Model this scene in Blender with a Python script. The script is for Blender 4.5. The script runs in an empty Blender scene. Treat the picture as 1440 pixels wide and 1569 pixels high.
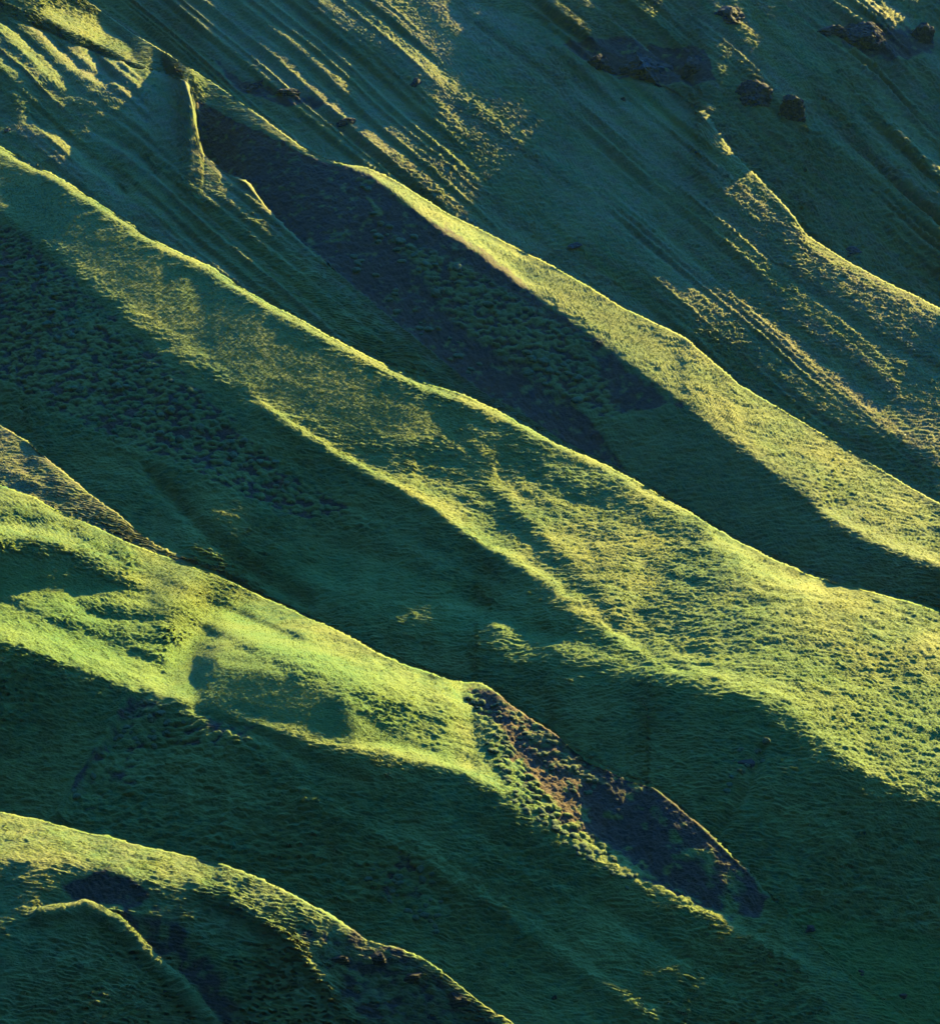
import bpy, math, random
import numpy as np

# ============================================================ camera, sky, sun
sc = bpy.context.scene
W, H, F = 1440.0, 1569.0, 3600.0            # photo size and focal length in photo pixels
PITCH = math.radians(-15.0)
CAM_Z = 0.0
cam_d = bpy.data.cameras.new("camera"); cam = bpy.data.objects.new("camera", cam_d)
sc.collection.objects.link(cam)
cam.location = (0, 0, CAM_Z); cam.rotation_euler = (math.radians(90) + PITCH, 0, 0)
cam_d.sensor_fit = 'VERTICAL'; cam_d.sensor_height = 24.0; cam_d.lens = 24.0 * F / H
cam_d.clip_start = 1.0; cam_d.clip_end = 6000.0
sc.camera = cam

BETA, ELEV = math.radians(57.0), math.radians(21.5)     # sun: from the right and behind the slope
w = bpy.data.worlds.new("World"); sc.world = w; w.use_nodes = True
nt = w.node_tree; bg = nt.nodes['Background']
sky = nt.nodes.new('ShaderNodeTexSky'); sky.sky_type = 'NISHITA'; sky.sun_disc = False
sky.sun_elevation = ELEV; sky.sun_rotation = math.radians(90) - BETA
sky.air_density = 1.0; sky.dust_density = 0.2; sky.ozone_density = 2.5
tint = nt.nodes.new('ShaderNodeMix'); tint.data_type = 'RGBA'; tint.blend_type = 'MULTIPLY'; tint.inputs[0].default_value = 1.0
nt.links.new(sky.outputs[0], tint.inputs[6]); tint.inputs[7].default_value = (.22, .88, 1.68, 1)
# added sky weight: camera side dimmed, overhead and behind kept, for stronger shade contrast
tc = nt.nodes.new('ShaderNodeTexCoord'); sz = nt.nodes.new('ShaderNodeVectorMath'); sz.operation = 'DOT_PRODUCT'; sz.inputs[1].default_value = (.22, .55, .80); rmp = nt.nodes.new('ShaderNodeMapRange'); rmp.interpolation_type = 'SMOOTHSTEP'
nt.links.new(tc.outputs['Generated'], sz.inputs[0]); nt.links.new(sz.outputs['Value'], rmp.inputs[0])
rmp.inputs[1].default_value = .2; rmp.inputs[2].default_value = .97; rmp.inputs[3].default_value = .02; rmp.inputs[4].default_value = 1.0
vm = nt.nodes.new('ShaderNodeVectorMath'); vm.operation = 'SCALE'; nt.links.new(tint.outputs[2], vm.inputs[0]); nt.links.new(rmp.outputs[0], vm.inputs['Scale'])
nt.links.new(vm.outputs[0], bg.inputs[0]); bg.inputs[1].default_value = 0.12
sl = bpy.data.lights.new("sun", 'SUN'); sl.energy = 5.0; sl.angle = math.radians(0.5); sl.color = (1.0, 0.73, 0.15)
so = bpy.data.objects.new("sun", sl); sc.collection.objects.link(so)
so.location = (400, 800, 400)
LDIR = np.array([math.cos(BETA) * math.cos(ELEV), math.sin(BETA) * math.cos(ELEV), math.sin(ELEV)])
from mathutils import Vector
so.rotation_euler = Vector(LDIR).to_track_quat('Z', 'Y').to_euler()
sc.view_settings.view_transform = 'Standard'; sc.view_settings.look = 'None'
sc.view_settings.gamma = 1.0; sc.view_settings.exposure = 2.5
sc.cycles.max_bounces = 5; sc.cycles.diffuse_bounces = 0

# ============================================================ terrain: traced ridge lines
CP, SP = math.cos(PITCH), math.sin(PITCH)
LX, LY, TE = math.cos(BETA), math.sin(BETA), math.tan(ELEV)
def ln(*p): return np.array(p, float).reshape(-1, 2)
def at(a, u):
    v = np.interp(u, a[:, 0], a[:, 1])
    s0 = (a[1, 1]-a[0, 1])/(a[1, 0]-a[0, 0]); s1 = (a[-1, 1]-a[-2, 1])/(a[-1, 0]-a[-2, 0])
    v = np.where(u < a[0, 0], a[0, 1]+s0*(u-a[0, 0]), v)
    return np.where(u > a[-1, 0], a[-1, 1]+s1*(u-a[-1, 0]), v)
C1 = ln(-60,1240,0,1247,70,1260,130,1275,200,1293,280,1310,340,1325,400,1350,450,1378,500,1405,560,1440,610,1455,650,1470,690,1500,740,1540,790,1572,860,1610,1100,1730)
C2 = ln(-60,722,0,745,60,768,130,800,200,835,280,862,330,880,400,915,460,942,520,970,580,1003,640,1027,690,1043,735,1047,757,1060,790,1088,850,1125,900,1165,960,1195,1000,1207,1040,1240,1090,1283,1140,1332,1170,1368,1240,1440,1300,1500,1500,1640)
C3 = ln(-60,610,0,652,50,682,92,722,120,745,160,775,200,805,240,838,285,860,1700,1760)
C4 = ln(-60,190,0,225,75,265,150,310,200,342,250,375,290,397,330,415,370,440,410,465,450,487,500,515,560,545,640,582,700,605,780,640,850,680,930,715,990,747,1060,790,1100,815,1150,842,1200,866,1250,884,1300,897,1350,912,1400,925,1440,938)
C5 = ln(-220,-40,0,20,100,60,150,85,200,103,240,110,270,117,284,125,292,150,299,190,311,235,340,262,378,282,420,335,480,392,560,455,640,525,720,590,800,640,870,690,1700,1200)
C6 = ln(-220,-262,130,0,200,50,260,85,330,130,400,180,460,225,500,245,532,254,560,257,600,275,640,300,680,325,750,360,800,385,850,410,950,470,1050,520,1130,590,1200,630,1300,690,1380,740,1440,775)
C10 = ln(-220,-330,500,-60,850,40,950,95,1000,128,1040,150,1075,175,1118,236,1160,275,1198,314,1234,361,1290,397,1350,430,1440,475)
def ramp(*p):
    a = np.array(p, float).reshape(-1, 2); return lambda u: np.interp(u, a[:, 0], a[:, 1])
JUMPS = [ramp(0,1.08,600,1.05,900,1.0),
         ramp(0,1.03,300,1.05,750,1.05,1000,1.025,1180,1.0),
         ramp(0,1.03,180,1.02,270,1.0),
         ramp(0,1.025,500,1.03,900,1.04,1440,1.06),
         ramp(130,1.0,260,1.01,300,1.02,400,1.012,500,1.0),
         ramp(0,1.03,300,1.03,530,1.02,700,1.03,1440,1.05),
         ramp(1050,1.0,1200,1.015,1440,1.03)]
U0, U1 = -240.0, 1680.0
ST = 4.0
_o = np.cumsum(4*1.075**np.arange(1, 32)); U = np.concatenate([U0-_o[::-1], np.arange(U0, U1+.1, ST), U1+_o]); NU = len(U)
J0 = int(np.searchsorted(U, 0)); J1 = int(np.searchsorted(U, W))
GAP = 6.0
def lines_at(u):
    L = [np.minimum(at(c, u), 5000) for c in (C1, C2, C3, C4, C5, C6, C10)]
    for k in range(1, 7): L[k] = np.minimum(L[k], L[k-1]-GAP)
    return [np.maximum(1900, L[0]+30)] + L + [np.minimum(-260, L[6]-30)]
LN = lines_at(U)
SECN = [int(np.clip((LN[k]-LN[k+1])[J0-30:J1+30].max()/ST, 8, 170)) for k in range(8)]

# ---- shading targets: how strongly each stretch of slope turns to the low sun (drives the SHAPE of the ground)
SU, SV, SID = [], [], []
def gs(a, n):
    k = np.exp(-.5*(np.arange(-3*n, 3*n+1)/n)**2); k /= k.sum(); m = len(k)//2
    p = np.concatenate([2*a[0]-a[m:0:-1], a, 2*a[-1]-a[-2:-m-2:-1]]); return np.convolve(p, k, 'valid')
for k in range(8):
    t = np.linspace(0, 1, SECN[k]+1)[:, None]
    a_, b_ = LN[k], LN[k+1]; g_ = np.clip((gs(a_-b_, 8)-40)/80, 0, 1)      # rows forget the small kinks of the ridge lines away from them
    as_, bs_ = gs(a_, 12), gs(b_, 12)
    v_ = (as_*(1-t)+bs_*t+(a_-as_)*(1-t)**3+(b_-bs_)*t**3)*g_+(a_*(1-t)+b_*t)*(1-g_)
    v_ = np.clip(v_, b_+(a_-b_)*(1-t)*.12, a_-(a_-b_)*t*.12)
    SU.append(np.repeat(U[None], SECN[k]+1, 0)); SV.append(v_)
    SID.append(np.full(SU[-1].shape, k))
NR = [a.shape[0] for a in SU]; OFF = np.cumsum([0]+NR)
UU = np.concatenate(SU); VV = np.concatenate(SV); SS = np.concatenate(SID)
def sdist(pts, closed):
    a = np.array(pts, float).reshape(-1, 2); n = len(a); d = np.full(UU.shape, 1e9); ins = np.zeros(UU.shape, bool)
    for i in range(n if closed else n-1):
        p, q = a[i], a[(i+1) % n]; L2 = ((q-p)**2).sum()+1e-9
        t = np.clip(((UU-p[0])*(q[0]-p[0])+(VV-p[1])*(q[1]-p[1]))/L2, 0, 1)
        d = np.minimum(d, (UU-p[0]-t*(q[0]-p[0]))**2+(VV-p[1]-t*(q[1]-p[1]))**2)
        if closed and p[1] != q[1]:
            ins ^= ((p[1] > VV) != (q[1] > VV)) & (UU < (q[0]-p[0])*(VV-p[1])/(q[1]-p[1])+p[0])
    d = np.sqrt(d); return np.where(ins, -d, d) if closed else d
def secm(sec):
    if sec is None: return 1.0
    if isinstance(sec, int): sec = (sec,)
    return np.isin(SS, sec).astype(float)
LAY = {n: np.zeros(UU.shape) for n in ('q', 'scree', 'dry', 'rock', 'lush', 'clump', 'smooth', 'warm', 'rib')}
def mix(m, val, lay='q'): LAY[lay] = LAY[lay]*(1-m)+val*m
def area(pts, val, soft=10, sec=None, lay='q', s=1.0):
    d = sdist(pts, True); t = np.clip(.5-d/(2.0*soft), 0, 1); mix(t*t*(3-2*t)*secm(sec)*s, val, lay)
def line(pts, wd, val, sec=None, lay='q', s=1.0):
    mix(np.exp(-(sdist(pts, False)/wd)**2)*secm(sec)*s, val, lay)
def zone(sec, val, lay='q'): mix(secm(sec), val, lay)
def below(c, val, soft, sec, lay='q', s=1.0):          # everything of the section under a line
    t = np.clip((VV-at(c, UU))/(2*soft)+.5, 0, 1); mix(t*t*(3-2*t)*secm(sec)*s, val, lay)

# section 0: nearest spur, bottom left
zone(0, -.08)
area([(-240,1200),(300,1300),(500,1400),(620,1460),(560,1450),(420,1400),(300,1372),(180,1345),(60,1330),(-240,1330)], .42, 16, 0)
area([(300,1300),(500,1400),(640,1468),(560,1462),(400,1390),(300,1350)], .28, 12, 0)
area([(-240,1330),(100,1340),(300,1380),(420,1420),(380,1470),(200,1400),(60,1420),(-240,1440)], .08, 20, 0)
area([(100,1362),(120,1345),(160,1334),(200,1345),(225,1368),(210,1385),(150,1388),(115,1380)], -.2, 5, 0)
line([(60,1405),(130,1396),(180,1420),(220,1460),(270,1510),(320,1569),(380,1650)], 8, .48, 0)
area([(150,1395),(200,1420),(280,1500),(350,1600),(420,1600),(330,1480),(260,1410)], -.32, 7, 0)
line([(350,1380),(420,1440),(470,1520)], 14, .1, 0)
area([(520,1430),(640,1475),(760,1560),(800,1620),(560,1620),(480,1500)], -.28, 12, 0)
area([(-240,1420),(0,1425),(110,1410),(190,1450),(250,1540),(300,1640),(-240,1700)], .0, 12, 0)
line([(300,1370),(400,1420),(480,1480),(560,1560)], 10, -.16, 0)
line([(330,1365),(430,1410),(520,1470),(600,1540)], 8, .14, 0)
# section 1: second spur
A2 = ln(-240,930,-60,968,0,985,60,1005,130,1030,200,1056,250,1070,300,1082,350,1097,400,1112,480,1137,560,1157,640,1168,700,1180,760,1208,800,1238,860,1287,950,1338,1050,1388,1150,1437,1250,1487,1350,1524,1500,1580)
zone(1, .36)
below(A2, -.13, 5, 1)
area([(-240,760),(-60,760),(60,790),(140,812),(100,815),(40,806),(-240,790)], .15, 8, 1)
area([(-240,835),(0,830),(60,828),(130,850),(180,882),(235,908),(180,910),(100,905),(0,915),(-240,915)], -.03, 12, 1)
line([(-100,790),(0,812),(60,816),(120,830),(180,860)], 9, .6, 1)
area([(120,925),(200,932),(260,940),(280,950),(200,952),(140,945)], .1, 5, 1)
area([(150,965),(230,975),(250,985),(190,985)], .1, 5, 1)
area([(310,1066),(300,1040),(312,1015),(340,1002),(380,1012),(430,1030),(520,1075),(600,1120),(665,1152),(600,1152),(500,1132),(400,1106),(350,1090),(310,1078)], -.01, 12, 1)
line([(345,1019),(400,1021),(440,1024)], 6, .4, 1)
line([(-100,940),(0,965),(100,995),(200,1030),(255,1058)], 16, .6, 1)
line([(300,920),(420,975),(560,1030),(700,1070)], 26, .6, 1)
line([(-60,880),(60,945),(180,985),(250,1020)], 6, .12, 1)
line([(240,925),(360,985),(480,1040),(600,1085),(680,1110)], 7, .2, 1)
line([(120,822),(240,885),(360,935),(470,985)], 6, .25, 1)
area([(520,1065),(650,1110),(700,1150),(640,1160),(560,1130)], .3, 12, 1)
line([(560,1148),(640,1160),(720,1178),(790,1225)], 9, .6, 1)
area([(620,1330),(860,1390),(1050,1430),(1200,1490),(1345,1540),(1400,1700),(700,1700)], -.04, 25, 1)
area([(1000,1420),(1150,1470),(1340,1540),(1300,1600),(1150,1560),(1020,1500)], .03, 20, 1)
# scree face of the spur nose
SCREE = [(722,1056),(756,1062),(790,1085),(850,1120),(900,1160),(960,1190),(1000,1203),(1045,1240),(1100,1290),(1145,1335),(1172,1375),(1160,1405),(1100,1400),(1020,1365),(950,1325),(890,1290),(830,1245),(800,1190),(770,1140),(740,1100),(712,1075)]
area(SCREE, .20, 4, 1)
area([(900,1160),(960,1190),(1045,1240),(1172,1375),(1120,1400),(1000,1345),(935,1285),(900,1230)], -.08, 14, 1)
line([(780,1225),(860,1280),(950,1331),(1040,1378),(1120,1415),(1240,1470)], 9, .42, 1)
line([(830,1118),(900,1166),(960,1196),(1000,1209),(1045,1246),(1100,1295),(1160,1362)], 8, -.1, 1)
line([(1120,1418),(1250,1480),(1340,1516)], 12, .34, 1)
area([(1215,1410),(1300,1440),(1440,1500),(1700,1600),(1700,1800),(1560,1720),(1400,1590),(1345,1530),(1260,1462)], .12, 10, (1, 2, 3))
area([(1190,1385),(1260,1400),(1440,1450),(1700,1530),(1700,1700),(1440,1600),(1340,1500)], .12, 14, (2, 3))
area([(1172,1375),(1250,1440),(1340,1510),(1250,1480),(1150,1425),(1080,1385)], .03, 8, 1)
area([(200,1072),(280,1085),(320,1100),(290,1130),(200,1150),(180,1110)], -.22, 8, 1)
line([(225,1068),(180,1130),(130,1200),(100,1250)], 9, .02, 1)
area([(560,1290),(640,1290),(700,1370),(690,1440),(600,1420),(540,1340)], -.2, 14, 1)
# section 2: small olive spur on the left
zone(2, .10)
area([(285,860),(1700,1760),(1700,1500),(400,900)], -.14, 4, 2)
# section 3: main ridge
L = ln(-240,200,0,322,60,370,120,420,190,480,250,540,330,575,400,628,480,682,530,718,600,748,680,792,740,842,800,878,850,905,900,940,960,985,1030,1022,1100,1052,1200,1082,1290,1130,1340,1188,1400,1222,1440,1237,1700,1330)
zone(3, .10)
area([(-900,-200),(0,200),(480,500),(640,600),(560,690),(400,620),(150,440),(-900,100)], .045, 25, 3)
below(L, -.12, 6, 3)
line([(400,626),(480,678),(560,722),(640,762)], 9, .3, 3)
area([(540,700),(680,720),(900,810),(1200,880),(1440,1000),(1440,1215),(1340,1180),(1290,1125),(1200,1076),(1100,1048),(960,980),(850,900),(740,838),(640,765)], .22, 22, 3)
area([(980,745),(1100,810),(1250,880),(1440,935),(1700,1010),(1700,1300),(1440,1220),(1340,1180),(1250,1100),(1100,1045),(960,975),(850,880),(850,780)], .27, 30, 3)
line([(640,745),(740,820),(830,893),(950,970),(1040,1015),(1200,1075),(1330,1175)], 17, .42, 3)
line([(760,735),(800,775),(860,830),(900,860)], 14, .36, 3)
line([(620,700),(720,735),(760,770),(860,870),(950,955)], 12, .1, 3)
line([(800,740),(900,810),(960,850),(1100,900)], 12, .22, 3)
area([(880,720),(1000,760),(1040,800),(960,800),(860,760)], .14, 14, 3)
line([(1200,985),(1280,1010),(1400,1040)], 26, .2, 3)
line([(1160,880),(1290,930),(1440,990)], 18, .36, 3)
line([(1100,830),(1180,880),(1260,905)], 12, .55, 3)
# benches under L
area([(330,690),(430,760),(560,850),(660,895),(780,935),(900,990),(960,1020),(900,1030),(780,1000),(640,960),(520,930),(420,900),(360,850),(300,800)], .03, 26, 3)
line([(690,927),(730,945),(780,965),(850,990),(930,1008),(1030,1035),(1100,1052)], 14, .36, 3)
line([(480,880),(560,905),(640,930),(740,970),(850,1012)], 12, .16, 3)
line([(540,770),(640,820),(720,880),(800,935)], 20, -.10, 3)
line([(420,700),(520,770),(640,840),(760,900),(860,950)], 10, .10, 3)
line([(300,700),(420,790),(560,870),(680,900)], 9, .08, 3)
line([(-60,215),(0,231),(75,271),(150,316),(250,381),(330,421),(410,471),(500,521),(640,588),(780,646),(930,721),(1060,796)], 4.5, .5, 3)
# section 4: slope behind the main ridge, left
zone(4, .02)
area([(380,400),(560,520),(760,640),(940,720),(800,640),(640,530),(500,430),(380,330)], .08, 20, 4)
area([(-240,-200),(60,-20),(150,85),(210,105),(170,130),(100,60),(0,0),(-240,-100)], .4, 10, 4)
for p, wd, v in ([(60,0),(110,50),(150,100)],9,.5), ([(20,10),(70,60),(120,110),(165,130)],7,.48), ([(-40,10),(30,70),(60,100),(110,150)],11,.5), ([(-60,40),(20,110),(50,130)],7,.4), ([(45,190),(90,220),(140,260),(190,302)],7,.5), ([(145,212),(180,228),(215,252),(240,278)],6,.5), ([(30,-30),(90,20),(140,50),(170,95),(200,120)],8,.5):
    line(p, wd, v, 4)
line([(0,120),(80,180),(160,240),(260,330),(360,410)], 14, -.06, 4)
line([(60,130),(140,180),(230,240),(330,330),(450,430)], 12, -.04, 4)
area([(150,85),(200,104),(284,124),(298,190),(306,240),(375,283),(420,340),(330,300),(240,220),(180,150)], .09, 9, 4)
line([(180,100),(230,108),(262,116)], 3.5, .4, 4)
# section 5: gully wall, bench, strip behind the notch
B6 = ln(-240,-110,130,60,200,95,260,125,296,148,350,182,420,212,480,243,530,257,560,264,600,292,660,342,740,397,800,442,880,497,960,557,1040,613,1100,665,1180,722,1260,787,1340,838,1440,872,1700,960)
zone(5, .16)
area([(40,-40),(130,20),(190,65),(215,100),(150,88),(60,20)], .55, 8, 5)
line([(40,-40),(100,10),(150,40),(200,85)], 9, .5, 5)
below(B6, -.2, 4, 5)
area([(532,252),(600,280),(680,330),(760,372),(800,392),(860,460),(800,440),(740,395),(660,342),(600,292)], .58, 5, 5)
area([(740,372),(860,425),(950,480),(1050,540),(1100,600),(1040,605),(940,535),(860,470),(800,425)], .22, 9, 5)
area([(1050,540),(1200,640),(1440,790),(1700,950),(1700,955),(1440,860),(1340,828),(1200,730),(1080,640)], .3, 9, 5)
line([(1270,785),(1340,830),(1440,862)], 12, .5, 5)
area([(430,330),(560,455),(720,590),(870,690),(960,725),(900,690),(760,590),(620,480),(480,370)], -.08, 6, 5)
area([(960,640),(1100,680),(1260,800),(1440,885),(1440,925),(1250,860),(1050,770),(960,710)], -.14, 16, 5)
# section 6: olive slopes beyond
zone(6, .05)
area([(160,-40),(330,45),(324,88),(365,130),(440,148),(560,205),(660,300),(760,360),(700,335),(560,252),(430,190),(330,125),(240,60)], -.1, 10, 6)
line([(395,122),(430,142),(520,165)], 10, -.2, 6)
area([(560,205),(700,300),(820,380),(900,425),(860,410),(750,355),(640,290)], -.14, 12, 6)
line([(330,40),(420,110),(560,200),(700,305),(860,410),(960,470)], 15, .17, 6)
line([(430,0),(480,50),(560,110),(620,165),(645,175)], 7, .2, 6)
line([(450,-10),(520,60),(600,115),(660,165),(730,220)], 15, -.16, 6)
area([(820,395),(960,450),(1060,510),(1140,590),(1300,685),(1440,770),(1440,690),(1280,650),(1140,540),(1020,450),(880,370)], -.15, 12, 6)
line([(880,370),(905,376)], 9, -.16, 6)
line([(700,180),(860,265),(960,350),(1060,432),(1180,512),(1330,622),(1440,690)], 20, .17, 6)
line([(700,30),(780,80),(880,155),(980,255),(1080,340),(1200,425),(1330,515),(1440,580)], 9, .19, 6)
line([(720,30),(800,85),(895,155),(995,258),(1090,338),(1210,420),(1340,508),(1440,565)], 8, -.16, 6)
line([(870,130),(960,230),(1060,320),(1180,410)], 8, .16, 6)
line([(860,150),(940,170),(1040,180),(1130,265),(1190,340)], 14, .15, 6)
line([(900,170),(960,240),(1060,330),(1160,420)], 9, -.06, 6)
line([(740,300),(860,390),(960,480),(1080,560),(1200,640)], 9, -.1, 6)
line([(1000,330),(1100,420),(1230,510),(1360,600)], 10, -.1, 6)
line([(560,60),(680,150),(800,230),(900,300)], 9, -.12, 6)
line([(600,60),(720,150),(840,240),(960,320),(1100,440)], 8, .2, 6)
line([(960,190),(1040,215),(1130,300),(1200,365)], 8, -.0, 6)
line([(1200,345),(1290,402),(1440,485)], 12, .2, 6)
# section 7: shaded rocky mountainside
zone(7, -.09)
area([(600,-30),(1000,-30),(1240,60),(1240,140),(1130,215),(1040,150),(900,110),(700,60)], -.01, 20, 7)
area([(-1500,-500),(3500,-500),(3500,-25),(-1500,-25)], .45, 10, 7)
area([(1475,-500),(4000,-500),(4000,1400),(1475,600)], .40, 25, (6, 7))
area([(1290,390),(1440,470),(1700,600),(1700,300),(1440,370),(1330,330),(1240,200),(1130,215)], -.12, 12, 7)
line([(1256,190),(1310,245),(1345,275)], 8, .26, 7)
for dx_, dy_ in ((0, 0), (45, -45), (150, 10), (210, -70)):
    line([(1150+dx_, 90+dy_), (1210+dx_, 150+dy_), (1290+dx_, 250+dy_), (1360+dx_, 340+dy_)], 10, .12, 7)
    line([(1132+dx_, 100+dy_), (1192+dx_, 162+dy_), (1270+dx_, 262+dy_), (1340+dx_, 352+dy_)], 9, -.3, 7)
line([(1345,275),(1390,328),(1440,372)], 5, .22, 7)
line([(1345,145),(1390,200),(1440,255)], 10, .22, 7)
line([(1130,215),(1190,240),(1260,330),(1340,380)], 10, -.12, 7)
area([(1240,200),(1340,275),(1440,380),(1440,460),(1300,380)], -.16, 8, 7)
line([(1100,-20),(1160,50),(1215,90),(1230,115)], 6, .08, 7)
line([(1290,0),(1380,30),(1440,60)], 12, .12, 7)
line([(940,-10),(1010,40),(1060,65)], 6, .08, 7)

# ribs and rills running down the far slopes
rng = np.random.RandomState(7)
def noise1(x, seed):
    r = np.random.RandomState(seed).uniform(-1, 1, 4096); i = np.floor(x).astype(int); f = x-i; f = f*f*(3-2*f)
    return r[i % 4096]*(1-f)+r[(i+1) % 4096]*f
perp = (UU*.62+(-VV)*.78)+5*noise1(UU/110., 1)+4*noise1(VV/90., 2)
alng = UU*.78+VV*.62
rill = noise1(perp/13.-alng/300., 3)*.5+noise1(perp/6.5+alng/200., 4)*.5
rillw = np.where(SS == 4, .14, np.where(SS == 6, .08, np.where(SS == 7, .20, np.where(SS == 5, .03, .035))))
LAY['q'] = LAY['q']+rill*rillw*(.6+.5*noise1(alng/90.+perp/50., 5))

rb = noise1(perp/17.+alng/400., 11)*.6+noise1(perp/8.5+alng/300., 12)*.4
LAY['rib'] = (1-2*np.abs(rb))*np.clip(.6+.8*noise1(alng/120.+perp/70., 13), 0, 1.2)*np.where(SS == 7, .7, np.where(SS == 6, .38, np.where(SS == 4, .3, 0)))
line([(60,1408),(130,1396),(180,1420),(220,1460),(270,1510),(320,1569),(380,1650)], 9, 1.3, 0, 'rib')
line([(940,960),(1000,1001),(1045,1026)], 9, -.3, 3, 'rib')
line([(400,626),(480,680),(560,728),(640,768),(740,842),(850,905)], 10, .45, 3, 'rib')
line([(200,1066),(170,1120),(130,1190),(95,1250)], 9, .7, 1, 'rib')
line([(300,1085),(400,1125),(480,1170),(560,1200)], 12, -.5, 1, 'rib')
line([(225,720),(300,800),(380,870),(470,920)], 12, -.7, 3, 'rib')
line([(350,1380),(430,1440),(500,1520)], 12, .7, 0, 'rib')
line([(1090,1290),(1150,1200),(1165,1150)], 8, -.7, 3, 'rib')
line([(470,1230),(600,1290),(760,1400),(900,1500),(1000,1569)], 16, .6, 1, 'rib')
line([(700,1250),(850,1340),(1000,1440),(1150,1510)], 18, -.5, 1, 'rib')
area([(190,60),(330,90),(350,300),(300,300),(240,220)], 0, 14, (4, 5), 'rib')
area([(250,100),(310,110),(330,280),(280,260)], .6, 12, 4, 'smooth')
# ---- surface colour zones (true colours of the ground)
zone((6, 7), .55, 'dry'); zone(4, .45, 'dry'); area([(-1500,300),(-60,600),(285,850),(285,870),(-60,740),(-1500,500)], .8, 6, 2, 'dry'); zone(5, .3, 'dry')
area([(540,250),(820,380),(1100,560),(1440,790),(1440,850),(1040,610),(800,430),(600,285)], .12, 10, 5, 'dry')
line([(330,60),(560,210),(860,420)], 25, .8, 6, 'dry')
line([(700,180),(860,265),(1060,432),(1180,512),(1330,622),(1440,690)], 25, .8, 6, 'dry')
LAY['dry'] = np.clip(LAY['dry']+.75*rill*np.isin(SS, (4, 6, 7)), 0, 1)
zone(0, .35, 'dry')
area([(1180,1380),(1440,1440),(1700,1500),(1700,1740),(900,1740),(1340,1569),(1300,1500)], 1, 14, None, 'lush')
area([(-240,820),(250,900),(700,1080),(700,1180),(250,1060),(-240,960)], .5, 20, 1, 'lush')
area([(260,850),(560,850),(900,960),(1440,1050),(1440,1240),(1000,1060),(560,960)], .5, 30, 3, 'lush')
area(SCREE, 1, 12, 1, 'scree')
area([(1000,1230),(1060,1270),(1172,1375),(1120,1410),(1020,1330),(960,1240)], .62, 16, 1, 'scree')
area([(720,1050),(800,1080),(900,1170),(930,1260),(900,1290),(800,1200),(730,1100)], 1, 14, 1, 'warm')
area([(290,145),(350,178),(430,212),(530,250),(530,265),(430,235),(350,205),(305,185)], .8, 5, 5, 'warm')
area([(480,400),(560,440),(740,570),(900,690),(900,720),(740,610),(560,480)], .5, 8, 5, 'warm')
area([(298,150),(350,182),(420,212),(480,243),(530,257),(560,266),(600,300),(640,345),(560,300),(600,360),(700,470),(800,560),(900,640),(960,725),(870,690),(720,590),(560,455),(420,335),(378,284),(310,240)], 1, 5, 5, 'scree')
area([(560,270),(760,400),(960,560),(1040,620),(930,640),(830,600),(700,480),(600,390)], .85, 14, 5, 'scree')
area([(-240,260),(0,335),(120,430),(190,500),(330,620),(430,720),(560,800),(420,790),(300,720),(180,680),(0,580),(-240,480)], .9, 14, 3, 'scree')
area([(205,1070),(280,1085),(310,1100),(250,1120),(200,1145),(150,1190),(110,1240),(110,1210),(170,1130)], 1, 14, 1, 'scree')
area([(100,1362),(120,1345),(160,1334),(200,1345),(225,1368),(210,1385),(150,1388),(115,1380)], 1, 16, 0, 'scree')
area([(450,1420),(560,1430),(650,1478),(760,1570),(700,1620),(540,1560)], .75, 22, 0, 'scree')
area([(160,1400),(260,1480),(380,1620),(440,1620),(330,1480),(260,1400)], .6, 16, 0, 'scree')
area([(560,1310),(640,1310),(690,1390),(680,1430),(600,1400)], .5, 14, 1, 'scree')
area([(850,70),(940,60),(1010,70),(1080,75),(1095,125),(1020,135),(930,115)], .9, 8, (6, 7), 'scree')
area([(1260,40),(1370,40),(1430,60),(1430,85),(1370,95),(1290,70)], .8, 8, 7, 'scree')
area([(325,85),(370,125),(440,140),(520,165),(440,165),(360,140)], .8, 6, 6, 'scree')
# where the ground is broken into big moss cushions
area([(-240,260),(0,335),(190,500),(330,620),(480,720),(620,800),(560,830),(420,790),(180,700),(0,640),(-240,560)], .8, 20, 3, 'clump')
area([(560,1290),(700,1300),(720,1440),(560,1400),(400,1330),(100,1260),(150,1160),(220,1080),(330,1095),(420,1150),(500,1230)], .8, 20, 1, 'clump')
area([(205,1070),(300,1085),(420,1125),(400,1160),(260,1160),(130,1250),(100,1240),(170,1130)], .45, 16, 1, 'scree')
area([(705,1060),(730,1060),(790,1150),(850,1230),(900,1275),(1000,1345),(1100,1400),(1060,1395),(950,1335),(860,1285),(780,1220),(740,1130)], .95, 9, 1, 'clump')
area([(750,1062),(800,1090),(900,1165),(940,1210),(900,1200),(820,1150)], .45, 10, 1, 'clump')
area([(600,360),(700,400),(900,520),(960,660),(840,600),(700,500)], .8, 10, 5, 'clump')
area([(1240,1200),(1440,1260),(1440,1400),(1200,1300)], .5, 30, 3, 'clump')
area([(480,1440),(640,1475),(760,1560),(560,1620),(300,1600)], .5, 20, 0, 'clump')
area([(262,1045),(262,1000),(310,985),(380,1000),(440,1035),(560,1095),(650,1150),(560,1140),(400,1105),(280,1070)], 1, 10, 1, 'smooth')
area([(220,845),(300,865),(420,925),(440,990),(300,985),(220,940)], .85, 14, 1, 'smooth')
area([(0,850),(100,860),(200,905),(60,910),(-100,900)], .7, 12, 1, 'smooth')
area([(740,380),(860,430),(1000,510),(1080,590),(960,530),(820,430)], .7, 8, 5, 'smooth')
area([(1180,1400),(1440,1450),(1700,1500),(1700,1740),(1300,1600)], .6, 20, None, 'smooth')
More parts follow.
